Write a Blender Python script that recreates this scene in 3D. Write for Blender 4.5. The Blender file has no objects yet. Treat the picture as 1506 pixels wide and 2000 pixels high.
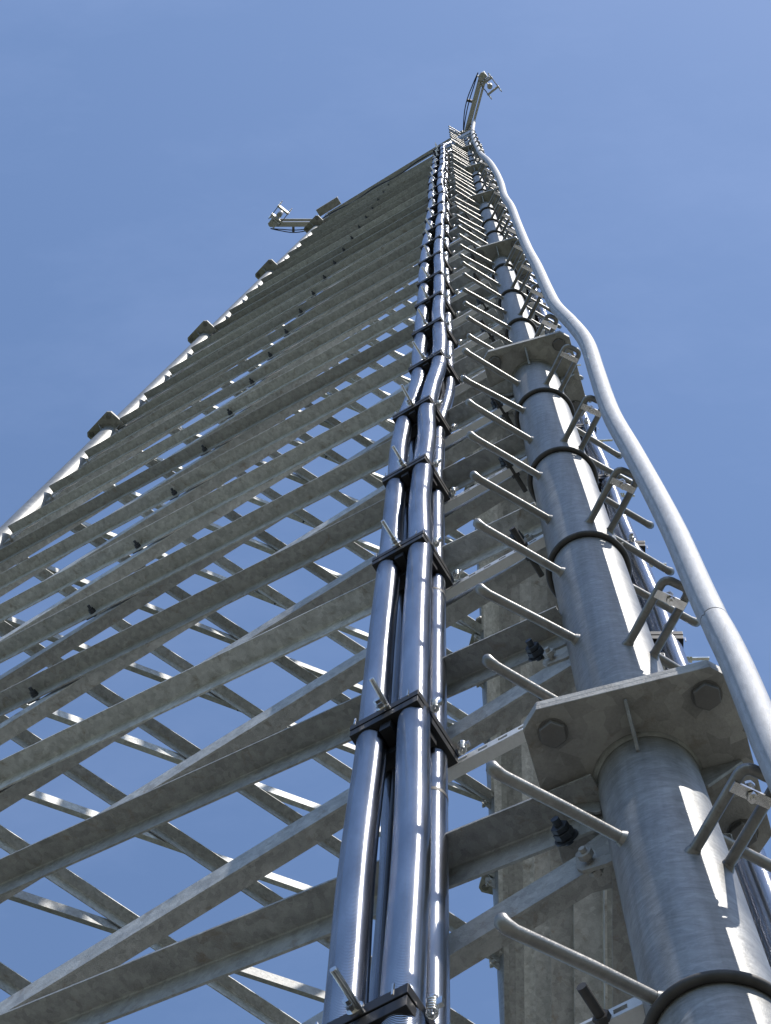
import bpy, math, random
from mathutils import Vector, Matrix
random.seed(7)
R = math.radians
S = bpy.context.scene
COL = S.collection
ZG = 1.5                      # camera height above the ground

# ---------------------------------------------------------------- camera
cd = bpy.data.cameras.new('Camera'); cam = bpy.data.objects.new('Camera', cd); COL.objects.link(cam)
cd.sensor_fit = 'VERTICAL'; cd.sensor_height = 36.0; cd.lens = 63.0
cd.clip_start = 0.05; cd.clip_end = 8000
cam.matrix_world = Matrix((
    (0.9983661, -0.0171258, 0.0545145, 0.0),
    (0.0, -0.9540302, -0.2997106, 0.0),
    (0.0571412, 0.2992209, -0.9524714, ZG),
    (0, 0, 0, 1)))
S.camera = cam

# ---------------------------------------------------------------- sky and sun
SUN_AZ = R(-53.5)             # direction towards the sun, measured from +X
SUN_EL = R(57.0)
w = bpy.data.worlds.new('World'); S.world = w; w.use_nodes = True
nt = w.node_tree; nt.nodes.clear()
out = nt.nodes.new('ShaderNodeOutputWorld'); bg = nt.nodes.new('ShaderNodeBackground')
sky = nt.nodes.new('ShaderNodeTexSky'); sky.sky_type = 'NISHITA'; sky.sun_disc = False
sky.sun_elevation = SUN_EL; sky.sun_rotation = math.pi/2 - SUN_AZ
sky.altitude = 200; sky.air_density = 1.0; sky.dust_density = 0.6; sky.ozone_density = 3.2
bg.inputs['Strength'].default_value = 0.15
# faint cirrus: a thin pale veil mixed into the sky colour
tc = nt.nodes.new('ShaderNodeTexCoord'); mp = nt.nodes.new('ShaderNodeMapping')
mp.inputs['Scale'].default_value = (2.2, 5.0, 1.2); mp.inputs['Rotation'].default_value = (0, 0, R(35))
nz = nt.nodes.new('ShaderNodeTexNoise'); nz.inputs['Scale'].default_value = 2.4
nz.inputs['Detail'].default_value = 12; nz.inputs['Roughness'].default_value = 0.62
rp = nt.nodes.new('ShaderNodeValToRGB')
rp.color_ramp.elements[0].position = 0.47; rp.color_ramp.elements[0].color = (0, 0, 0, 1)
rp.color_ramp.elements[1].position = 0.80; rp.color_ramp.elements[1].color = (0.11, 0.11, 0.11, 1)
mx = nt.nodes.new('ShaderNodeMixRGB'); mx.inputs['Color2'].default_value = (2.6, 3.3, 5.2, 1)
nt.links.new(tc.outputs['Generated'], mp.inputs['Vector']); nt.links.new(mp.outputs['Vector'], nz.inputs['Vector'])
nt.links.new(nz.outputs['Fac'], rp.inputs['Fac']); nt.links.new(rp.outputs['Color'], mx.inputs['Fac'])
nt.links.new(sky.outputs['Color'], mx.inputs['Color1']); nt.links.new(mx.outputs['Color'], bg.inputs['Color'])
nt.links.new(bg.outputs['Background'], out.inputs['Surface'])

sd = bpy.data.lights.new('Sun', 'SUN'); sd.energy = 3.3; sd.angle = R(0.53); sd.color = (1.0, 0.94, 0.86)
sun = bpy.data.objects.new('Sun', sd); COL.objects.link(sun)
sdir = Vector((math.cos(SUN_EL)*math.cos(SUN_AZ), math.cos(SUN_EL)*math.sin(SUN_AZ), math.sin(SUN_EL)))
sun.rotation_euler = sdir.to_track_quat('Z', 'Y').to_euler(); sun.location = sdir*60

S.view_settings.view_transform = 'Standard'; S.view_settings.look = 'None'
S.view_settings.gamma = 1; S.view_settings.exposure = 0.42
S.cycles.max_bounces = 8

# ---------------------------------------------------------------- materials
def mat(name): 
    m = bpy.data.materials.new(name); m.use_nodes = True
    t = m.node_tree; b = t.nodes['Principled BSDF']
    return m, t, b
def N(t, kind, **kw):
    n = t.nodes.new('ShaderNode'+kind)
    for k, v in kw.items():
        if k in n.inputs: n.inputs[k].default_value = v
        else: setattr(n, k, v)
    return n
def ramp(t, src, p0, c0, p1, c1):
    r = t.nodes.new('ShaderNodeValToRGB'); e = r.color_ramp.elements
    e[0].position = p0; e[0].color = (*c0, 1); e[1].position = p1; e[1].color = (*c1, 1)
    t.links.new(src, r.inputs['Fac']); return r

def galvanised(name, base, tint=(1, 1, 1), rough=0.5, metal=0.45, spangle=26, blotch=5.0, contrast=0.28,
               stretch=(1, 1, 1), stain=0.35, var=0.12, bump=0.25, spw=0.5):
    m, t, b = mat(name); L = t.links.new
    co = N(t, 'TexCoord'); mp = N(t, 'Mapping'); mp.inputs['Scale'].default_value = stretch
    oi = N(t, 'ObjectInfo')
    ad = N(t, 'VectorMath', operation='ADD'); sc = N(t, 'VectorMath', operation='SCALE'); sc.inputs['Scale'].default_value = 13
    cmb = N(t, 'CombineXYZ'); L(oi.outputs['Random'], cmb.inputs[0]); L(oi.outputs['Random'], cmb.inputs[1])
    L(cmb.outputs[0], sc.inputs[0]); L(co.outputs['Object'], mp.inputs['Vector'])
    L(mp.outputs['Vector'], ad.inputs[0]); L(sc.outputs[0], ad.inputs[1]); V = ad.outputs[0]
    vo = N(t, 'TexVoronoi', Scale=spangle); vo.inputs['Randomness'].default_value = 1; L(V, vo.inputs['Vector'])
    bw = N(t, 'RGBToBW'); L(vo.outputs['Color'], bw.inputs['Color'])
    n1 = N(t, 'TexNoise', Scale=blotch, Detail=6, Roughness=0.62); L(V, n1.inputs['Vector'])
    n2 = N(t, 'TexNoise', Scale=blotch*14, Detail=3, Roughness=0.6); L(V, n2.inputs['Vector'])
    # value = blotches + spangle + grain
    a1 = N(t, 'Math', operation='MULTIPLY_ADD'); L(n1.outputs['Fac'], a1.inputs[0]); a1.inputs[1].default_value = 1.6*contrast; a1.inputs[2].default_value = 1-1.0*contrast
    a2 = N(t, 'Math', operation='MULTIPLY_ADD'); L(bw.outputs['Val'], a2.inputs[0]); a2.inputs[1].default_value = spw*contrast; L(a1.outputs[0], a2.inputs[2])
    a3 = N(t, 'Math', operation='MULTIPLY_ADD'); L(n2.outputs['Fac'], a3.inputs[0]); a3.inputs[1].default_value = 0.7*contrast; L(a2.outputs[0], a3.inputs[2])
    rv = N(t, 'MapRange'); rv.inputs['To Min'].default_value = 1-var-0.25*contrast; rv.inputs['To Max'].default_value = 1+var-0.25*contrast
    L(oi.outputs['Random'], rv.inputs['Value'])
    a4 = N(t, 'Math', operation='MULTIPLY'); L(a3.outputs[0], a4.inputs[0]); L(rv.outputs['Result'], a4.inputs[1])
    c = N(t, 'VectorMath', operation='SCALE'); c.inputs[0].default_value = [base*x for x in tint]; L(a4.outputs[0], c.inputs['Scale'])
    # brownish weathering stains
    n3 = N(t, 'TexNoise', Scale=blotch*0.8, Detail=8, Roughness=0.7, Distortion=0.6); L(V, n3.inputs['Vector'])
    r3 = ramp(t, n3.outputs['Fac'], 0.56, (0, 0, 0), 0.72, (stain, stain, stain))
    mx = N(t, 'MixRGB'); mx.inputs['Color2'].default_value = (base*0.62, base*0.52, base*0.40, 1)
    L(r3.outputs['Color'], mx.inputs['Fac']); L(c.outputs[0], mx.inputs['Color1'])
    L(mx.outputs['Color'], b.inputs['Base Color'])
    b.inputs['Metallic'].default_value = metal
    rr = N(t, 'MapRange'); rr.inputs['To Min'].default_value = rough-0.12; rr.inputs['To Max'].default_value = rough+0.16
    L(n1.outputs['Fac'], rr.inputs['Value']); L(rr.outputs['Result'], b.inputs['Roughness'])
    bp = N(t, 'Bump', Strength=bump, Distance=0.004); L(n2.outputs['Fac'], bp.inputs['Height']); L(bp.outputs['Normal'], b.inputs['Normal'])
    return m

M = {}
M['brace'] = galvanised('galvanised_angle_steel', 0.40, (0.985, 1.0, 0.985), rough=0.55, metal=0.35, contrast=0.85, stain=0.9, blotch=14, var=0.22, spangle=46, bump=0.6, spw=0.6)
M['plate'] = galvanised('galvanised_plate_steel', 0.31, (1.0, 0.985, 0.94), rough=0.6, metal=0.3, contrast=0.8, stain=0.85, spangle=21, blotch=9, bump=0.5, spw=0.9)
M['rod'] = galvanised('galvanised_rod_steel', 0.215, (1.0, 0.98, 0.94), rough=0.36, metal=0.5, contrast=0.6, stain=0.7, spangle=40, blotch=9, bump=0.2)
M['bolt'] = galvanised('dull_bolt_steel', 0.18, (1.0, 0.98, 0.95), rough=0.5, metal=0.5, contrast=0.3, stain=0.4)
M['arm'] = galvanised('bright_galvanised_steel', 0.5, (1.0, 0.99, 0.95), rough=0.45, metal=0.4, contrast=0.2, stain=0.1)
M['strut'] = galvanised('zinc_bright_strut', 0.62, (1.0, 1.0, 0.98), rough=0.4, metal=0.4, contrast=0.2, stain=0.1)
def pipe_mat():
    m = galvanised('galvanised_pipe_steel', 0.262, (0.98, 1.0, 1.0), rough=0.48, metal=0.5, contrast=0.42, stain=0.18, spangle=30, blotch=5, var=0.05, stretch=(1, 1, 1.6), bump=0.2)
    t = m.node_tree; b = t.nodes['Principled BSDF']; L = t.links.new
    co = N(t, 'TexCoord'); mp = N(t, 'Mapping'); mp.inputs['Scale'].default_value = (4.5, 4.5, 11.0); mp.inputs['Rotation'].default_value = (R(14), R(10), 0)
    nz = N(t, 'TexNoise', Scale=1.9, Detail=7, Roughness=0.7, Distortion=2.6); L(co.outputs['Object'], mp.inputs['Vector']); L(mp.outputs['Vector'], nz.inputs['Vector'])
    bp = N(t, 'Bump', Strength=0.25, Distance=0.004); L(nz.outputs['Fac'], bp.inputs['Height'])
    old = b.inputs['Normal'].links[0].from_node; L(old.outputs['Normal'], bp.inputs['Normal']); L(bp.outputs['Normal'], b.inputs['Normal'])
    r = ramp(t, nz.outputs['Fac'], 0.35, (0.80, 0.80, 0.80), 0.72, (1.22, 1.22, 1.22))
    mu = N(t, 'MixRGB', blend_type='MULTIPLY'); mu.inputs['Fac'].default_value = 1
    m3 = N(t, 'Mapping'); m3.inputs['Scale'].default_value = (16, 16, 0.7); n3 = N(t, 'TexNoise', Scale=1.5, Detail=5, Roughness=0.6); L(co.outputs['Object'], m3.inputs['Vector']); L(m3.outputs['Vector'], n3.inputs['Vector'])
    r3 = ramp(t, n3.outputs['Fac'], 0.36, (0.84, 0.83, 0.81), 0.62, (1.06, 1.06, 1.06)); m4 = N(t, 'MixRGB', blend_type='MULTIPLY'); m4.inputs['Fac'].default_value = 1
    src0 = b.inputs['Base Color'].links[0].from_socket; L(src0, m4.inputs['Color1']); L(r3.outputs['Color'], m4.inputs['Color2'])
    src = m4.outputs['Color']; L(src, mu.inputs['Color1']); L(r.outputs['Color'], mu.inputs['Color2']); L(mu.outputs['Color'], b.inputs['Base Color'])
    return m
M['pipe'] = pipe_mat()
def conduit_mat():
    m = galvanised('silver_aluminium_tube', 0.38, (0.96, 0.99, 1.05), rough=0.66, metal=0.4, contrast=0.5, stain=0.45, blotch=11, stretch=(4, 4, 1.0), var=0.03, bump=0.3)
    return m
M['alu'] = conduit_mat()
def flex_mat():
    m, t, b = mat('ribbed_metal_waveguide'); L = t.links.new
    co = N(t, 'TexCoord'); wv = N(t, 'TexWave', wave_type='BANDS', bands_direction='Z', wave_profile='SIN'); wv.inputs['Scale'].default_value = 44
    wv.inputs['Distortion'].default_value = 0.0; L(co.outputs['Object'], wv.inputs['Vector'])
    bp = N(t, 'Bump', Strength=0.75, Distance=0.0016); L(wv.outputs['Fac'], bp.inputs['Height'])
    nz = N(t, 'TexNoise', Scale=3.0, Detail=5); mp = N(t, 'Mapping'); mp.inputs['Scale'].default_value = (4, 4, 0.8)
    L(co.outputs['Object'], mp.inputs['Vector']); L(mp.outputs['Vector'], nz.inputs['Vector'])
    r = ramp(t, nz.outputs['Fac'], 0.3, (0.27, 0.285, 0.325), 0.75, (0.46, 0.475, 0.52)); L(r.outputs['Color'], b.inputs['Base Color'])
    rr = N(t, 'MapRange'); rr.inputs['To Min'].default_value = 0.13; rr.inputs['To Max'].default_value = 0.24; L(nz.outputs['Fac'], rr.inputs['Value'])
    L(rr.outputs['Result'], b.inputs['Roughness']); b.inputs['Metallic'].default_value = 1.0
    L(bp.outputs['Normal'], b.inputs['Normal']); return m
M['flex'] = flex_mat()
def plain(name, col, rough, metal, nscale=30, amp=0.25):
    m, t, b = mat(name); L = t.links.new
    co = N(t, 'TexCoord'); nz = N(t, 'TexNoise', Scale=nscale, Detail=4); L(co.outputs['Object'], nz.inputs['Vector'])
    lo = tuple(c*(1-amp) for c in col); hi = tuple(c*(1+amp) for c in col)
    r = ramp(t, nz.outputs['Fac'], 0.3, lo, 0.7, hi); L(r.outputs['Color'], b.inputs['Base Color'])
    b.inputs['Roughness'].default_value = rough; b.inputs['Metallic'].default_value = metal
    bp = N(t, 'Bump', Strength=0.15, Distance=0.002); L(nz.outputs['Fac'], bp.inputs['Height']); L(bp.outputs['Normal'], b.inputs['Normal'])
    return m
M['black'] = plain('black_moulded_plastic', (0.005, 0.005, 0.006), 0.5, 0.0)
M['rubber'] = plain('dark_weathered_band', (0.055, 0.052, 0.05), 0.6, 0.2)
M['cable'] = plain('black_cable_jacket', (0.015, 0.017, 0.022), 0.4, 0.0)
M['bright'] = plain('bright_stainless_steel', (0.72, 0.71, 0.68), 0.22, 1.0)
M['blueblack'] = plain('blued_bolt_steel', (0.05, 0.058, 0.07), 0.45, 0.5)
M['concrete'] = plain('pale_concrete', (0.42, 0.40, 0.37), 0.9, 0.0, 8, 0.15)
def ground_mat():
    m, t, b = mat('dry_gravel_ground'); L = t.links.new
    co = N(t, 'TexCoord'); n1 = N(t, 'TexNoise', Scale=0.35, Detail=8, Roughness=0.6); n2 = N(t, 'TexVoronoi', Scale=22)
    L(co.outputs['Object'], n1.inputs['Vector']); L(co.outputs['Object'], n2.inputs['Vector'])
    # out-of-view ground: pale gravel inside dark grass, invented to shape light bounced upward
    r = ramp(t, n1.outputs['Fac'], 0.35, (0.125, 0.12, 0.095), 0.7, (0.20, 0.192, 0.155))
    g2 = ramp(t, n1.outputs['Fac'], 0.35, (0.035, 0.045, 0.020), 0.7, (0.075, 0.080, 0.040))
    ln = N(t, 'VectorMath', operation='LENGTH'); L(co.outputs['Object'], ln.inputs[0])
    ad = N(t, 'Math', operation='MULTIPLY_ADD'); L(n1.outputs['Fac'], ad.inputs[0]); ad.inputs[1].default_value = 3.0; L(ln.outputs['Value'], ad.inputs[2])
    mr = N(t, 'MapRange'); mr.inputs['From Min'].default_value = 14.5; mr.inputs['From Max'].default_value = 15.6; L(ad.outputs[0], mr.inputs['Value'])
    mg = N(t, 'MixRGB'); L(mr.outputs['Result'], mg.inputs['Fac']); L(r.outputs['Color'], mg.inputs['Color1']); L(g2.outputs['Color'], mg.inputs['Color2']); L(mg.outputs['Color'], b.inputs['Base Color'])
    bp = N(t, 'Bump', Strength=0.6, Distance=0.02); L(n2.outputs['Distance'], bp.inputs['Height']); L(bp.outputs['Normal'], b.inputs['Normal'])
    b.inputs['Roughness'].default_value = 0.95; return m
M['ground'] = ground_mat()

# ---------------------------------------------------------------- mesh builder
def frame_of(d):
    d = d.normalized(); a = Vector((0, 0, 1)) if abs(d.z) < 0.95 else Vector((1, 0, 0))
    x = a.cross(d).normalized(); return x, d.cross(x)
class MB:
    def __init__(s): s.v = []; s.f = []; s.sm = []
    def add(s, vs, fs, smooth=False):
        o = len(s.v); s.v += [Vector(p) for p in vs]; s.f += [tuple(i+o for i in f) for f in fs]; s.sm += [smooth]*len(fs); return s
    def tube(s, path, r, n=12, cap=True):
        P = [Vector(p) for p in path]; rs = r if isinstance(r, (list, tuple)) else [r]*len(P)
        vs = []; fs = []; x = None
        for i, p in enumerate(P):
            d = (P[min(i+1, len(P)-1)]-P[max(i-1, 0)]).normalized()
            if x is None: x, y = frame_of(d)
            else: x = (x-d*x.dot(d)).normalized(); y = d.cross(x)
            for j in range(n):
                a = 2*math.pi*j/n; vs.append(p+(x*math.cos(a)+y*math.sin(a))*rs[i])
        for i in range(len(P)-1):
            for j in range(n):
                k = (j+1) % n; fs.append((i*n+j, i*n+k, (i+1)*n+k, (i+1)*n+j))
        s.add(vs, fs, True)
        if cap: s.add([vs[j] for j in range(n)], [tuple(reversed(range(n)))]); s.add([vs[-n+j] for j in range(n)], [tuple(range(n))])
        return s
    def prism(s, poly, o, ax, ay, d):
        """extrude a 2D polygon (in ax, ay at o) by vector d"""
        o = Vector(o); n = len(poly); d = Vector(d)
        a = [o+ax*p[0]+ay*p[1] for p in poly]; b = [p+d for p in a]
        fs = [(i, (i+1) % n, n+(i+1) % n, n+i) for i in range(n)]
        s.add(a+b, fs+[tuple(reversed(range(n))), tuple(range(n, 2*n))]); return s
    def box(s, c, ax, ay, az, hx, hy, hz):
        c = Vector(c); return s.prism([(-hx, -hy), (hx, -hy), (hx, hy), (-hx, hy)], c-az*hz, ax, ay, az*(2*hz))
    def hexa(s, c, d, r, h):
        x, y = frame_of(Vector(d)); return s.prism([(r*math.cos(i*math.pi/3+.2), r*math.sin(i*math.pi/3+.2)) for i in range(6)], c, x, y, Vector(d).normalized()*h)
    def torus(s, c, ax, ay, r1, r2, n=48, m=8):
        c = Vector(c); z = ax.cross(ay); vs = []; fs = []
        for i in range(n):
            a = 2*math.pi*i/n; e = ax*math.cos(a)+ay*math.sin(a)
            for j in range(m):
                b = 2*math.pi*j/m; vs.append(c+e*(r1+r2*math.cos(b))+z*(r2*math.sin(b)))
        for i in range(n):
            for j in range(m): fs.append((i*m+j, ((i+1) % n)*m+j, ((i+1) % n)*m+(j+1) % m, i*m+(j+1) % m))
        return s.add(vs, fs, True)
    def build(s, name, m, parent=None, origin=None, bevel=0):
        me = bpy.data.meshes.new(name); o0 = Vector(origin) if origin is not None else (s.v[0].copy() if s.v else Vector())
        me.from_pydata([tuple(v-o0) for v in s.v], [], s.f); me.polygons.foreach_set('use_smooth', s.sm); me.update()
        me.materials.append(M[m]); ob = bpy.data.objects.new(name, me); COL.objects.link(ob)
        if parent is not None:
            ob.parent = parent; ob.location = o0-WL[parent.name]
        else: ob.location = o0
        WL[ob.name] = o0
        if bevel:
            b = ob.modifiers.new('bevel', 'BEVEL'); b.width = bevel; b.segments = 2; b.limit_method = 'ANGLE'; b.angle_limit = R(40)
        return ob
WL = {}
def thing(name, label, cat, loc, group=None, kind=None):
    o = bpy.data.objects.new(name, None); COL.objects.link(o); o.location = loc; o.empty_display_size = 0.2; WL[o.name] = Vector(loc)
    return tag(o, label, cat, group, kind)
def tag(o, label, cat, group=None, kind=None):
    if label: o['label'] = label
    if cat: o['category'] = cat
    if group: o['group'] = group
    if kind: o['kind'] = kind
    return o
ZV = Vector((0, 0, 1))
def H(a): a = R(a); return Vector((math.cos(a), math.sin(a), 0))

# ---------------------------------------------------------------- ground
g = MB(); n = 64; rings = [0, 6, 20, 80, 400, 3000]
vs = [Vector((0, 0, 0))]; fs = []
for r_ in rings[1:]:
    for j in range(n): vs.append(Vector((r_*math.cos(2*math.pi*j/n), r_*math.sin(2*math.pi*j/n), 0)))
for j in range(n): fs.append((0, 1+j, 1+(j+1) % n))
for i in range(len(rings)-2):
    for j in range(n): fs.append((1+i*n+j, 1+(i+1)*n+j, 1+(i+1)*n+(j+1) % n, 1+i*n+(j+1) % n))
g.add(vs, fs); tag(g.build('ground', 'ground', origin=(0, 0, 0)), None, None, None, 'structure')

# ---------------------------------------------------------------- tower geometry
L = 6.1; H0 = 4.6004+ZG; T = 0.05785; RC = 4.4121
A0 = Vector((0.4720, 2.2167, 0)); B0 = Vector((-6.0464, 6.2054, 0)); C0 = Vector((0.6671, 9.8562, 0)); O0 = Vector((-1.6358, 6.0928, 0))
LEGS = {'A': (A0, -61.5), 'B': (B0, 178.5), 'C': (C0, 58.5)}
def ax(leg, k):
    P0 = LEGS[leg][0]; q = P0+(O0-P0)/RC*T*L*k; return Vector((q.x, q.y, H0+L*k))
def rad(leg, k):
    t = {'A': ((1, .144), (3, .094), (4, .078), (9, .066)), 'B': ((1, .144), (3, .126), (4, .116), (5, .106), (9, .096)), 'C': ((3, .144), (9, .12))}[leg]
    for kk, r in t:
        if k < kk-1e-6: return r
    return t[-1][1]
KT = 6.3
tower = thing('lattice_tower', 'tall three-legged galvanised lattice tower rising from the foreground to the sky', 'tower', (O0.x, O0.y, 0))

def flange_poly(h, c): return [(-h+c, -h), (h-c, -h), (h, -h+c), (h, h-c), (h-c, h), (-h+c, h), (-h, h-c), (-h, -h+c)]

peg_budget = 100; pegs_rest = MB(); peg_list = []
sections = {}
for leg in 'ABC':
    az = LEGS[leg][1]; e1 = H(az+45); e2 = H(az+135)     # flange plate axes
    for i in range(-1, 7):
        k0, k1 = float(i), min(i+1.0, KT)
        if i == 6: k1 = KT
        r = rad(leg, k0+.01); m = MB()
        a, b = ax(leg, k0), ax(leg, k1)
        m.tube([a+(b-a)*t for t in (0, .25, .5, .75, 1)], r, 64)
        # weld fillet rings at both ends
        d = (b-a).normalized()
        for p, sg in ((a, 1), (b, -1)): m.tube([p+d*sg*.028, p+d*sg*.033, p+d*sg*.040, p+d*sg*.047], [r+.014, r+.013, r+.008, r+.001], 64, False)
        if i == -1: m.box(a+ZV*.03, e1, e2, ZV, .38, .38, .03)
        sec = m.build('leg_section', 'pipe', tower, origin=a)
        sections[(leg, i)] = sec
        # flange at the top of this section: lower plate belongs to it, upper plate to the next one
        if k1 == i+1:
            kk = k1; hs = {0: .295, 1: .272, 2: .225, 3: .21, 4: .18, 5: .165, 6: .15}[int(kk)]
            if leg != 'A': hs = max(hs, .24)
            c = .05*hs/.29; p = ax(leg, kk); bo = hs*.735
            bm = MB(); bm.prism(flange_poly(hs, c), p-ZV*.028, e1, e2, ZV*.027); bm.build('flange_plate', 'plate', sec, origin=p, bevel=.002)
            bm = MB(); bm.prism(flange_poly(hs*.995, c), p+ZV*.001, e1, e2, ZV*.027); bm.build('flange_plate', 'plate', sec, origin=p, bevel=.002)
            for sx in (-1, 1):
                for sy in (-1, 1):
                    q = p+e1*bo*sx+e2*bo*sy
                    bm = MB(); rb = .036*hs/.29+.004
                    bm.hexa(q-ZV*.0285, -ZV, rb, .022); bm.tube([q-ZV*.027, q-ZV*.032], rb+.0025, 24)
                    bm.tube([q-ZV*.030, q+ZV*.085], rb*.52, 12); bm.hexa(q+ZV*.0285, ZV, rb, .026)
                    bm.build('flange_bolt', 'bolt', sec, origin=q, bevel=.003)
            for s_ in range(4):
                dr = H(az-45+90*s_)   # stiffeners along the plate axes
                bm = MB(); rr = rad(leg, kk-.01)
                side = ZV.cross(dr)
                bm.prism([(rr-.004, -.030), (hs-.03, -.030), (hs-.03, -.042), (rr+.012, -.135), (rr-.004, -.135)], p-side*.005, dr, ZV, side*.010)
                bm.build('stiffener', 'pipe', sec, origin=p, bevel=.002)
                if leg == 'A' or s_ < 0:
                    pass
# step pegs on the near leg, loops, bands
def peg_mesh(k, azp, leg='A'):
    c = ax(leg, k); d = H(azp+random.uniform(-2.0, 2.0)); r = rad(leg, k); tip = r+.372+random.uniform(-.008, .006)
    jz = random.uniform(-.012, .012)
    P = [c+d*(r-.01), c+d*(r+.16), c+d*(tip-.03)+ZV*jz, c+d*(tip-.010)+ZV*(jz+.004), c+d*(tip)+ZV*(jz+.012), c+d*(tip)+ZV*(jz+.024)]
    if k > 1.0:
        m = MB().tube(P, [.0140, .0140, .0140, .0160, .0160, .0130], 12); m.tube([c+d*(r-.004), c+d*(r+.012)], [.020, .0145], 12, False); return m, c+d*r
    m = MB().tube(P, [.0160, .0160, .0160, .0180, .0185, .0160], 14)
    m.tube([c+d*(r-.004), c+d*(r+.012)], [.024, .0175], 14, False); return m, c+d*r
pk = []
for n_ in range(-8, 50): pk.append((.037+.1275*n_-.0, -150.5)); 
for n_ in range(-8, 49): pk.append((.100+.1275*n_, 30.5))
pk = [p for p in pk if abs(p[0]-round(p[0])) > .012 and p[0] < 6.25]
pk.sort(key=lambda p: (p[0] < -.35, p[0]))
cnt = 0; rest = []
for k, a in pk:
    i = math.floor(k)
    if i < -1: continue
    if cnt < 100:
        m, o = peg_mesh(k, a); m.build('step_peg', 'rod', sections[('A', max(-1, min(6, i)))], origin=o); cnt += 1
    else: rest.append((k, a))
if rest:
    m = MB()
    for k, a in rest: m2, o = peg_mesh(k, a); m.add(m2.v, m2.f, True)
    tag(m.build('step_peg', 'rod', tower, origin=ax('A', rest[0][0])), None, None, None, 'stuff')

dl = H(-65); dn = ZV.cross(dl)
kl = -.122-.25*3
while kl < 6.1:
    i = max(-1, math.floor(kl)); c = ax('A', kl); r = rad('A', kl); hw = .045 if r > .1 else .036
    base = math.sqrt(r*r-hw*hw)-.006; tipc = r+.240
    P = [c+dl*base+dn*hw, c+dl*(tipc-.03)+dn*hw]
    rc_ = .024; P = [c+dl*base+dn*hw]
    for a in range(0, 5): P.append(c+dl*(tipc-rc_+rc_*math.sin(R(a*22.5)))+dn*(hw-rc_+rc_*math.cos(R(a*22.5))))
    for a in range(4, -1, -1): P.append(c+dl*(tipc-rc_+rc_*math.sin(R(a*22.5)))-dn*(hw-rc_+rc_*math.cos(R(a*22.5))))
    P += [c+dl*base-dn*hw]
    m = MB().tube(P, .0145, 14)
    for sg in (1, -1): m.tube([c+dl*base+dn*hw*sg, c+dl*(base+.016)+dn*hw*sg], [.021, .0155], 14, False)
    m.build('rung_loop', 'rod', sections[('A', min(6, i))], origin=c+dl*base)
    kl += .249
for kb in (-.72, -.475, -.225, .336, .585, .832, 1.322, 1.58, 1.87, 2.36, 2.58, 2.83, 3.33, 3.58, 3.83, 4.2, 4.45, 4.7, 5.2, 5.6):
    i = math.floor(kb); c = ax('A', kb); r = rad('A', kb)
    MB().torus(c, H(0), H(90), r+.0110, .0130, 64, 10).build('band', 'rubber', sections[('A', i)], origin=c)

# ---------------------------------------------------------------- bracing
def face(l1, l2):
    u = (LEGS[l2][0]-LEGS[l1][0]).normalized(); nn = Vector((u.y, -u.x, 0))
    if nn.dot(O0-LEGS[l1][0]) > 0: nn = -nn
    return u, nn
def angle_mesh(P, Q, nout, sg, a, t=.009):
    """L section: one leg in the face plane hanging from the top edge, one leg horizontal (sg=+1 outward, -1 inward)"""
    w_ = (Q-P).normalized(); v = w_.cross(nout)
    if v.z < 0: v = -v
    nn = w_.cross(v); nn = nn if nn.dot(nout) > 0 else -nn
    poly = [(0, 0), (0, a), (-t, a), (-t*1.0, t*1.5), (-t*1.5, t), (-a, t), (-a, 0)]
    o = P+nn*(.0065*sg)+v*(a*.5)
    m = MB(); m.prism([(p[0], p[1]*sg) for p in poly], o, v, nn, Q-P)
    return m, v, nn
cross_k = {}
braces = []
for (l1, l2) in (('A', 'B'), ('B', 'C'), ('A', 'C')):
    u, nn = face(l1, l2)
    for n_ in range(-4, 25):
        k = n_/4
        def lp(leg, kk, du): 
            return ax(leg, kk)+u*du
        a_ = .113 if k < 2 else .104
        for sg, ka, kb_ in ((1, k-.02, k+.25-.0), (-1, k+.25-.045, k-.02)):
            if ka < -.98 or kb_ < -.98 : continue
            if max(ka, kb_) > 6.12: continue
            braces.append((l1+l2, sg, k, lp(l1, ka, .135), lp(l2, kb_, -.135), nn, a_))
def order(b):
    f, sg, k = b[0], b[1], b[2]
    if f == 'AB': return (0 if k > -.9 else 3, k)
    if f == 'AC': return (1 if -.3 < k < 1.9 else 3, k)
    return (2 if k > .7 else 4, k)
braces.sort(key=order)
restm = MB()
for idx, (f, sg, k, P, Q, nn, a_) in enumerate(braces):
    jit = Vector((0, 0, random.uniform(-.008, .008)))
    m, v, n2 = angle_mesh(P+jit, Q-jit, nn, sg, a_)
    if idx < 100:
        br = m.build('diagonal_brace', 'brace', tower, origin=P)
        if idx < 100 and sg == 1:
            # crossing bolt with its nut at mid length, bolted through both angles
            mid = (P+Q)/2-v*.012
            bm = MB(); bm.tube([mid-n2*.040, mid+n2*.080], .011, 10); bm.hexa(mid+n2*.018, n2, .024, .020); bm.hexa(mid+n2*.040, n2, .021, .014); bm.hexa(mid-n2*.036, n2, .024, .018)
            bm.box(mid+(Q-P).normalized()*.012, (Q-P).normalized(), v, n2, .042, .036, .004)
            bm.build('crossing_bolt', 'blueblack', br, origin=mid)
    else: restm.add(m.v, m.f)
tag(restm.build('diagonal_brace', 'brace', tower, origin=restm.v[0]), None, None, None, 'stuff')

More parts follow.
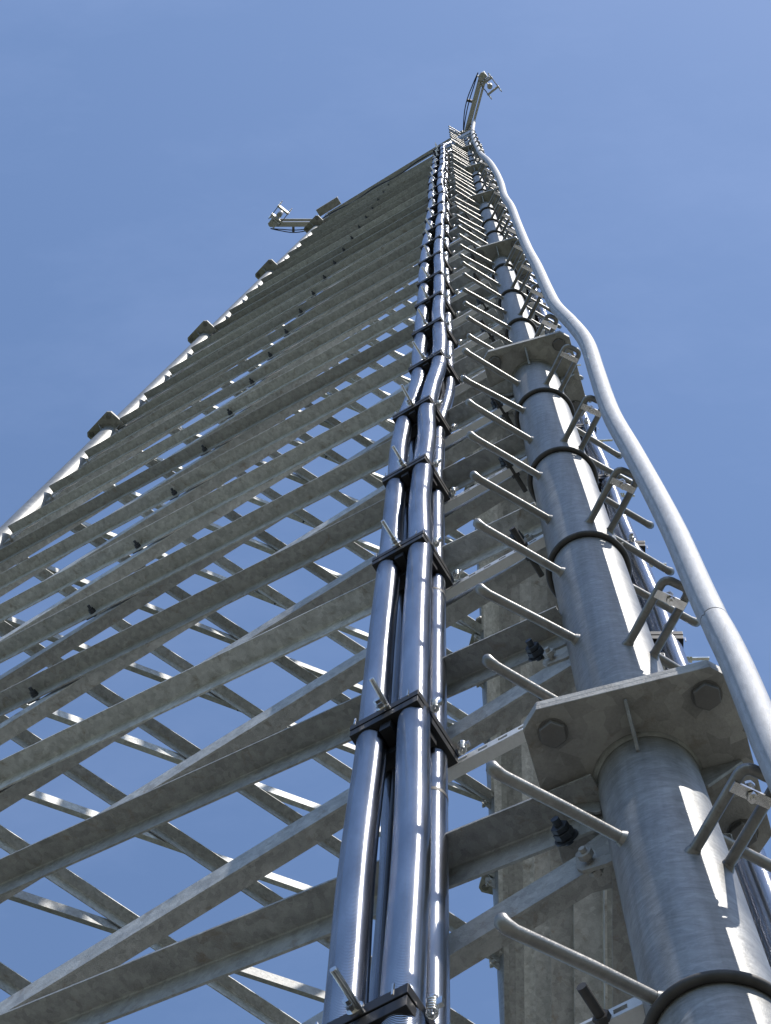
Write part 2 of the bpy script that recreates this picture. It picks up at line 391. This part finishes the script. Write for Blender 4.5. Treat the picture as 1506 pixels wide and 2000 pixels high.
# gusset plates at the nodes, with the two end bolts
gcount = 0; grest = MB()
for (l1, l2) in (('A', 'B'), ('B', 'A'), ('C', 'B'), ('B', 'C'), ('A', 'C'), ('C', 'A')):
    lo, hi = (l1, l2) if (l1, l2) in (('A', 'B'), ('B', 'C'), ('A', 'C')) else (l2, l1)
    u, nn = face(lo, hi); u = u if l1 == lo else -u
    for n_ in range(-3, 26):
        k = n_/4-.028 if n_ % 4 else n_/4-.045
        if k > 6.25: continue
        c = ax(l1, k); r = rad(l1, k)
        m = MB()
        m.prism([(r-.01, -.10), (r+.02, -.10), (.235, -.075), (.25, -.05), (.25, .03), (.23, .05), (r+.02, .075), (r-.01, .075)], c-nn*.0055, u, ZV, nn*.011)
        for du, dz, s_ in ((.21, -.045, -1),):
            q = c+u*du+ZV*dz
            m.tube([q-nn*.045, q+nn*.05], .010, 10); m.hexa(q+nn*.016*1.2, nn, .022, .017); m.hexa(q-nn*.034, nn, .022, .015)
        if (l1, l2) in (('A', 'B'), ('B', 'A'), ('C', 'B')) and gcount < 88:
            m.build('gusset_plate', 'plate', sections[(l1, max(-1, min(6, math.floor(k))))], origin=c+u*r); gcount += 1
        else: grest.add(m.v, m.f)
tag(grest.build('gusset_plate', 'plate', tower, origin=grest.v[0]), None, None, None, 'stuff')
# dark blued end bolts where the braces meet the near leg
u, nn = face('A', 'B')
for n_ in range(-2, 10):
    k = n_/4-.028; c = ax('A', k)+u*.262+ZV*.02
    m = MB(); m.tube([c+nn*.0, c+nn*.085], .0125, 12); m.hexa(c+nn*.022, nn, .030, .022); m.tube([c+nn*.0165, c+nn*.021], .036, 20); m.hexa(c+nn*.046, nn, .027, .016)
    m.build('end_bolt', 'blueblack', sections[('A', max(-1, math.floor(k)))], origin=c, bevel=.0015)
# horizontals at the top
for l1, l2 in (('A', 'B'), ('B', 'C'), ('A', 'C')):
    u, nn = face(l1, l2)
    P, Q = ax(l1, 6.26)+u*.07, ax(l2, 6.26)-u*.07
    m, v, n2 = angle_mesh(P, Q, nn, 1, .11); m.build('top_girt', 'brace', tower, origin=P)
for leg in 'ABC':
    c = ax(leg, KT); m = MB(); m.prism(flange_poly(.10, .02), c, H(LEGS[leg][1]+45), H(LEGS[leg][1]-45), ZV*.02)
    m.build('cap_plate', 'plate', sections[(leg, 6)], origin=c)
# wide bent plate near the left top corner
c = ax('B', 6.27); u, nn = face('B', 'A'); 
m = MB(); m.box(c+u*.16+nn*.22+ZV*.02, u, nn, ZV, .30, .09, .012); m.box(c+u*.16+nn*.31+ZV*.09, u, ZV, nn, .30, .07, .006)
m.build('bent_bracket_plate', 'plate', tower, origin=c)

# ---------------------------------------------------------------- cable runs
uAB, nAB = face('A', 'B'); uAC, nAC = face('A', 'C')
UC = [(-1.2, .57), (.0, .562), (.435, .563), (.682, .567), (.90, .558), (1.15, .472), (1.9, .473), (2.3, .484), (2.6, .465), (3.0, .447), (3.4, .430), (3.65, .452), (4.15, .455), (4.35, .425), (5.0, .405), (6, .40)]
def lerp(tb, k):
    if k <= tb[0][0]: return tb[0][1]
    for (a, x), (b, y) in zip(tb, tb[1:]):
        if k <= b:
            t = (k-a)/(b-a); t = t*t*(3-2*t); return x+(y-x)*t
    return tb[-1][1]
CK = [-.80, -.49, -.193, .113, .435, .682, .937, 1.169, 1.417, 1.662, 1.894, 2.167, 2.415, 2.64, 2.88, 3.12, 3.39, 3.65, 3.90, 4.15, 4.40, 4.65, 4.90, 5.15, 5.38]
def run_pt(side, k, du, d):
    if side == 'front': return ax('A', k)+uAB*(lerp(UC, k)+du)+nAB*d
    return ax('A', k)+uAC*(.56+du)+nAC*(d+.17)
def sag(k, amp, ph):
    # tubes are pinned at the clamps and wander slightly between them
    for a, b in zip(CK, CK[1:]):
        if a <= k <= b:
            t = (k-a)/(b-a); g_ = math.sin(a*37+ph)
            if ph == 0: g_ = .45+.55*abs(g_)       # the left tube always bellies outwards
            return amp*math.sin(math.pi*t)**2*g_*min(1, .25/max(.2, abs(b-a))*1.2)
    return 0
words = ['lowest', 'second', 'third', 'fourth', 'fifth', 'sixth', 'seventh', 'eighth', 'ninth', 'tenth', 'eleventh', 'twelfth', 'thirteenth', 'fourteenth', 'fifteenth', 'sixteenth', 'seventeenth', 'eighteenth', 'nineteenth', 'twentieth', 'twenty-first', 'twenty-second', 'twenty-third', 'twenty-fourth', 'twenty-fifth', 'twenty-sixth']
LB = {('front', 0): 'thick shiny ribbed metal tube, nearer left one of the bundle in front of the lattice',
      ('front', 1): 'thick shiny ribbed metal tube, nearer right one of the bundle in front of the lattice',
      ('front', 2): 'shiny ribbed metal tube half hidden behind the right edge of the front bundle',
      ('front', 3): 'shiny ribbed metal tube deep between the two nearer tubes of the front bundle',
      ('side', 0): 'shiny ribbed metal tube behind the near leg, outer one further from the leg',
      ('side', 1): 'shiny ribbed metal tube behind the near leg, outer one closest to the leg',
      ('side', 2): 'shiny ribbed metal tube behind the near leg, inner one closest to the leg',
      ('side', 3): 'shiny ribbed metal tube behind the near leg, inner one further from the leg'}
for side in ('front', 'side'):
    for ti, (du, d, r) in enumerate(((.212, .262, .0520), (.056, .262, .0525), (.072, .118, .0480), (.205, .118, .0460))):
        P = []; k = -.97; ktop = (5.0, 5.5, 5.45, 4.9)[ti] if side == 'front' else 5.4
        while k < ktop:
            kk = 1 if side == 'front' else -1
            P.append(run_pt(side, k, du+sag(k, (.011, -.007, .006, .010)[ti], ti*2.1), d+sag(k, .010, ti*3.3+1))); k += .02
        if side == 'front' and ti in (1, 2):   # bends over towards the near leg at the top
            e = P[-1]
            for q in range(1, 7): P.append(e+(-uAB)*(.10*q)*(q/6)+ZV*(.12*q)-nAB*(.02*q))
        m = MB().tube(P, r, 28)
        o = m.build('ribbed_tube', 'flex', None, origin=P[0]); tag(o, LB[(side, ti)], 'tube', 'ribbed tubes running up the %s of the tower' % ('front' if side == 'front' else 'right side'))
        if ti in (2,):
            for q, kq in enumerate([x+.03 for x in (-.30, -.07, .02, .27, .36, .56, .84, 1.05, 1.6, 2.0)]):
                if (q+ti) % 2: continue
                c = run_pt(side, kq, du+sag(kq, (.011, -.007, .006, .010)[ti], ti*2.1), d+sag(kq, .010, ti*3.3+1))
                MB().tube([c-ZV*.009, c+ZV*.009], r+.0016, 28, False).build('joint_tape', 'rubber', o, origin=c)

for ci, (du, d, r, lab) in enumerate(((.112, .175, .026, 'thin black cable deep inside the front tube bundle, nearer its right tube'), (.162, .160, .026, 'thin black cable deep inside the front tube bundle, nearer its left tube'))):
    P = []; k = -.97
    while k < 5.3: P.append(run_pt('front', k, du+.004*math.sin(k*9+ci*2), d+.003*math.sin(k*7+ci))); k += .04
    tag(MB().tube(P, r, 16).build('feeder_cable', 'cable', None, origin=P[0]), lab, 'cable', 'thin black cables inside the front bundle')

def clamp(side, k, label):
    U, NN = (uAB, nAB) if side == 'front' else (uAC, nAC)
    o = run_pt(side, k, 0, 0)
    def pt(a, d, z=0): return o+U*a+NN*d+ZV*z
    t = thing('cable_clamp', label, 'cable clamp', pt(.133, .195), 'black clamps holding the ribbed tubes' if side == 'front' else 'black clamps on the side cable run')
    # stacked moulded halves with hollowed sides between the tubes
    lay = [(.055, .335), ]
    def lobe(h0, h1, grow):
        s = .127+grow; n = 10; pts = []
        # square with bowed in sides
        for c0, c1 in (((-s, -s), (s, -s)), ((s, -s), (s, s)), ((s, s), (-s, s)), ((-s, s), (-s, -s))):
            for i in range(n):
                f = i/n; x = c0[0]+(c1[0]-c0[0])*f; y = c0[1]+(c1[1]-c0[1])*f
                pts.append((x, y))
        mm = MB(); mm.prism([(p[0], p[1]) for p in pts], pt(.133, .195, h0), U, NN, ZV*(h1-h0)); return mm
    lobe(-.046, -.006, 0).build('clamp_plate', 'black', t, origin=pt(.133, .195), bevel=.0015)
    lobe(.000, .038, .002).build('clamp_plate', 'black', t, origin=pt(.133, .195), bevel=.0015)
    m = MB()   # hollow-sided core between the plates and cross web below
    for a, d in ((.133, .195),):
        m.box(pt(a, d, -.003), U, NN, ZV, .118, .118, .010)
        m.box(pt(a, d, -.065), U, NN, ZV, .020, .112, .030); m.box(pt(a, d, -.0645), U, NN, ZV, .112, .020, .0295)
        m.box(pt(a, d, -.085), U, NN, ZV, .046, .046, .052)
    m.build('clamp_core', 'black', t, origin=pt(.133, .195))
    # threaded rod sticking out towards the front, with nuts
    rod = MB(); q0 = pt(.133, .10, .016); q1 = pt(.124+random.uniform(-.014, .014), .455+random.uniform(-.03, .015), .016+random.uniform(-.012, .012))
    ns = 60; rod.tube([q0+(q1-q0)*i/ns for i in range(ns+1)], [.0088+.0008*(i % 2) for i in range(ns+1)], 12)
    rod.build('threaded_rod', 'bright', t, origin=q0)
    m = MB(); m.hexa(pt(.133, .338, .016), NN, .017, .016); m.tube([pt(.133, .3335, .016), pt(.133, .338, .016)], .022, 16); m.hexa(pt(.1325, .357, .016), NN, .016, .011)
    m.build('nut', 'bright', t, origin=pt(.133, .338, .016))
    for a in (.035, .235):
        MB().box(pt(a, .336, .016), U, ZV, NN, .0025, .022, .0025).build('clip', 'bright', t, origin=pt(a, .336, .016))
    # coil spring screw on the side edges
    for d in (.255, .085):
        m = MB(); c = pt(-.006, d, .016)
        P = []
        for i in range(60): a = i*.62; P.append(c-U*.012+NN*(.013*math.cos(a))+U*(.013*math.sin(a))+ZV*(-.030+.001*i))
        m.tube(P, .0024, 6); m.tube([c-U*.012-ZV*.036, c-U*.012+ZV*.036], .0045, 8); m.hexa(c-U*.012+ZV*.032, ZV, .010, .008); m.box(c-U*.030+ZV*.004, U, NN, ZV, .010, .006, .013)
        m.build('spring_screw', 'bright', t, origin=c)
    # slotted strut that carries the clamp, reaching from the near leg across the brace
    m = MB(); s0 = -lerp(UC, k)+.13 if side == 'front' else -.56+.13
    hw = .0205; a0, a1 = s0, .36
    cz = .010; dd = .030
    m.box(pt((a0+a1)/2, dd, cz-.018), U, NN, ZV, (a1-a0)/2, hw, .0015)
    nsl = int((a1-a0)/.075)
    # front web with slots: built from rails and bridges
    m.box(pt((a0+a1)/2, dd+hw, cz+.016), U, ZV, NN, (a1-a0)/2, .005, .0015); m.box(pt((a0+a1)/2, dd+hw, cz-.012), U, ZV, NN, (a1-a0)/2, .006, .0015)
    for i in range(nsl+1): m.box(pt(a0+.02+i*.075, dd+hw, cz+.002), U, ZV, NN, .020, .009, .0015)
    m.box(pt((a0+a1)/2, dd, cz+.022), U, NN, ZV, (a1-a0)/2, hw, .0015)
    m.build('slotted_strut', 'strut', t, origin=pt(a0, dd))
    # inner threaded rod with nuts clamping strut to brace
    if side == 'front':
        m = MB(); q = pt(a0+.10, dd, 0); m.tube([q-NN*.13, q+NN*.12], .013, 10); m.hexa(q+NN*.022, NN, .021, .016); m.hexa(q-NN*.040, NN, .021, .016)
        m.build('mounting_bolt', 'rubber', t, origin=q)
    return t
for side in ('front', 'side'):
    ks = CK if side == 'front' else [-.52, -.27, -.02, .23, .48, .73, .98, 1.23, 1.48, 1.73, 1.98, 2.23, 2.48, 2.73, 2.98, 3.23, 3.48, 3.98, 4.48, 4.98]
    vis = [k for k in ks if k > -.25]
    for i, k in enumerate(ks):
        if k < -.25: lab = 'black clamp below the picture on the %s tube bundle, within reach of a person' % side if i else 'black clamp on the %s tube bundle, nearest to the ground of all' % side
        else:
            wd = words[vis.index(k)]
            lab = ('%s black clamp from the bottom holding the front tube bundle, threaded rod sticking out' if side == 'front' else '%s black clamp from the bottom on the side tube bundle, behind the near leg') % wd
        clamp(side, k, lab)

# ---------------------------------------------------------------- silver conduit on the near leg
CP = [(-.97, .455), (-.7, .46), (-.4, .455), (-.139, .451), (-.03, .466), (.055, .462), (.182, .472), (.377, .457), (.505, .440), (.584, .448), (.672, .468), (.795, .494), (.936, .463), (1.121, .402), (1.249, .391), (1.492, .390), (1.71, .375), (2.062, .383), (2.34, .397), (2.629, .371), (2.879, .400), (3.181, .403), (3.529, .382), (3.814, .345), (4.295, .260), (4.707, .233), (5.169, .222), (5.656, .274), (5.93, .426)]
dc = H(-66.2); dcn = ZV.cross(dc)
def cpt(k): return ax('A', k)+dc*lerp2(CP, k)
def lerp2(tb, k):   # Catmull-Rom through the measured points
    n = len(tb)
    for i in range(n-1):
        if k <= tb[i+1][0] or i == n-2:
            x0, y0 = tb[max(i-1, 0)]; x1, y1 = tb[i]; x2, y2 = tb[i+1]; x3, y3 = tb[min(i+2, n-1)]
            t = (k-x1)/(x2-x1); m1 = (y2-y0)/(x2-x0)*(x2-x1); m2 = (y3-y1)/(x3-x1)*(x2-x1)
            return (2*t**3-3*t*t+1)*y1+(t**3-2*t*t+t)*m1+(-2*t**3+3*t*t)*y2+(t**3-t*t)*m2
cnd = thing('conduit_pipe', 'long silver tube snaking up the right side of the near leg to the top', 'conduit', cpt(-.97))
joints = [-.97, .025, .94, 2.0, 3.0, 4.0, 5.0, 5.93]
def conduit_piece(k0, k1):
    m = MB(); n = 64; prof = []
    for j in range(n):
        a = 2*math.pi*j/n; r = .0425
        if 4.80 < a < 4.98: r = .0385      # seam groove along the flank
        prof.append((r*math.cos(a), r*math.sin(a)))
    ks = [k0+(k1-k0)*i/60 for i in range(61)]; P = [cpt(k) for k in ks]; vs = []; fs = []
    for i, p in enumerate(P):
        d = (P[min(i+1, 60)]-P[max(i-1, 0)]).normalized(); x = (dc-d*dc.dot(d)).normalized(); y = d.cross(x)
        sc = .96 if i in (0, 60) else 1.0
        for a, b in prof: vs.append(p+(x*a*.0+(x*a+y*b))*sc)
    for i in range(60):
        for j in range(n): q = (j+1) % n; fs.append((i*n+j, i*n+q, (i+1)*n+q, (i+1)*n+j))
    m.add(vs, fs, True); m.add(vs[:n], [tuple(reversed(range(n)))]); m.add(vs[-n:], [tuple(range(n))])
    return m.build('tube_length', 'alu', cnd, origin=P[0])
for a, b in zip(joints, joints[1:]): conduit_piece(a+.0006, b-.0006)
kl = -.122-.25*3
while kl < 6.0:
    c = ax('A', kl); r = rad('A', kl); tip = r+.235; q = cpt(kl+.004); m = MB()
    # saddle: a flat clamp plate across the loop, a bolt with washers, a strap to the tube
    m.box(c+dl*(tip-.045)-ZV*.020, dl, dn, ZV, .014, .052, .004)
    m.tube([c+dl*(tip-.045)-ZV*.050, c+dl*(tip-.045)+ZV*.045], .0065, 10); m.hexa(c+dl*(tip-.045)-ZV*.040, ZV, .014, .012); m.hexa(c+dl*(tip-.045)+ZV*.020, ZV, .014, .012)
    m.build('saddle_clamp', 'bright', cnd, origin=c+dl*tip)
    kl += .249

# ---------------------------------------------------------------- outrigger arms at the top
def boom(label, p0, p1, cat, side):
    t = thing('outrigger_arm', label, cat, p0, 'outrigger arms at the tower top')
    d = (p1-p0); Ln = d.length; d = d.normalized(); s = ZV.cross(d).normalized(); up = d.cross(s)
    m = MB(); m.box((p0+p1)/2, d, s, up, Ln/2, .055, .055); m.build('boom', 'arm', t, origin=p0, bevel=.006)
    MB().box((p0+p1)/2+s*.10, d, s, up, Ln/2*.96, .028, .028).build('stay_tube', 'arm', t, origin=p0, bevel=.004)
    # head: swivel barrel at the tip and an open clamp frame beside it
    rd = Matrix.Rotation(R(128), 3, 'Z') @ Vector((d.x, d.y, 0)).normalized(); gd = ZV.cross(rd)
    hc = p1-d*.14+s*.23
    m = MB(); m.box(p1+ZV*.0, s, up, d, .085, .10, .010); m.box(p1-d*.02-s*.02, d, up, s, .10, .085, .008); m.build('head_plate', 'arm', t, origin=p1, bevel=.003)
    MB().tube([p1+d*.05-ZV*.15+s*.02, p1+d*.05+ZV*.12+s*.02], .065, 24).build('swivel_barrel', 'arm', t, origin=p1+d*.05)
    MB().tube([hc+rd*.015-ZV*.20, hc+rd*.015+ZV*.20], .060, 24).build('mast_stub', 'arm', t, origin=hc)
    m = MB(); m.box(hc-rd*.16, gd, ZV, rd, .13, .15, .012); m.box(hc-rd*.26, gd, ZV, rd, .09, .12, .07); m.build('head_block', 'arm', t, origin=hc, bevel=.008)
    for dz in (-.06, .06):
        for q in (-.11, .14):
            c1 = hc+rd*q+ZV*dz; m = MB(); m.box(c1, gd, rd, ZV, .16, .022, .034); m.build('cross_channel', 'arm', t, origin=c1, bevel=.002)
        for q in (-.14, .14):
            c1 = hc+gd*q+ZV*dz
            MB().tube([c1-rd*.24, c1+rd*.28], .0095, 10).build('threaded_rod', 'bolt', t, origin=c1)
            m = MB(); m.hexa(c1+rd*.21, rd, .022, .02); m.hexa(c1-rd*.20, rd, .022, .02); m.build('nut', 'bright', t, origin=c1)
    m = MB(); m.box((p1+hc)/2, (hc-p1).normalized(), ZV, (hc-p1).normalized().cross(ZV), (hc-p1).length/2, .09, .008); m.build('head_web', 'arm', t, origin=p1)
    # two black leads drooping along the boom, held by a standoff
    for j, off in enumerate((.10, .20)):
        P = []
        for i in range(25):
            f = i/24; sg_ = math.sin(math.pi*f)
            P.append(p0+(p1+d*.08-p0)*f-s*side*(.07+off*sg_*.55+.10*max(0, f-.75))-up*(.03+.05*sg_))
        MB().tube(P, .012, 8).build('lead', 'cable', t, origin=P[0])
    q = (p0*.45+p1*.55)-s*side*.11; MB().box(q, s, d, up, .07, .03, .03).build('standoff', 'bolt', t, origin=q)
    m = MB(); m.box(p0, s, up, d, .10, .12, .010); m.torus(p0-d*.09, d, s, .085, .016, 24, 8); m.build('collar', 'arm', t, origin=p0)
    return t
pa = ax('A', 6.12); pb = ax('B', 6.12)
ta = Vector((-.217, 2.766, 41.81+ZG)); tb = Vector((-5.009, 6.145, 41.81+ZG))
da = (ta-pa).normalized(); db = (tb-pb).normalized()
boom('short steel arm pointing up beyond the summit above the near leg, black leads hanging beside', pa+da*.09, ta, 'bracket arm', 1)
boom('short steel arm sticking out left from the far left leg near the summit', pb+db*.12, tb, 'bracket arm', 1)
# black feeder along the top panel of the front face
P = []
a, b = ax('B', 6.05)+nAB*.12-uAB*.1, ax('A', 5.95)+nAB*.12+uAB*.55
for i in range(40):
    f = i/39; P.append(a+(b-a)*f-ZV*(.25*math.sin(math.pi*f)+.03*math.sin(f*23))+nAB*.02*math.sin(f*17))
o = MB().tube(P, .017, 8).build('feeder_cable', 'cable', None, origin=P[0]); tag(o, 'thin black cable crossing the topmost lattice panel between the left leg and the tubes', 'cable')

# ---------------------------------------------------------------- foundations
for leg, wd in (('A', 'below the near leg'), ('B', 'below the far left leg'), ('C', 'below the far leg behind')):
    c = ax(leg, -1.0); m = MB(); m.tube([Vector((c.x, c.y, -.3)), Vector((c.x, c.y, c.z-.002))], .62, 40)
    tag(m.build('foundation_pier', 'concrete', None, origin=(c.x, c.y, 0), bevel=.02), 'round pale concrete foundation pier %s' % wd, 'foundation', 'foundation piers')
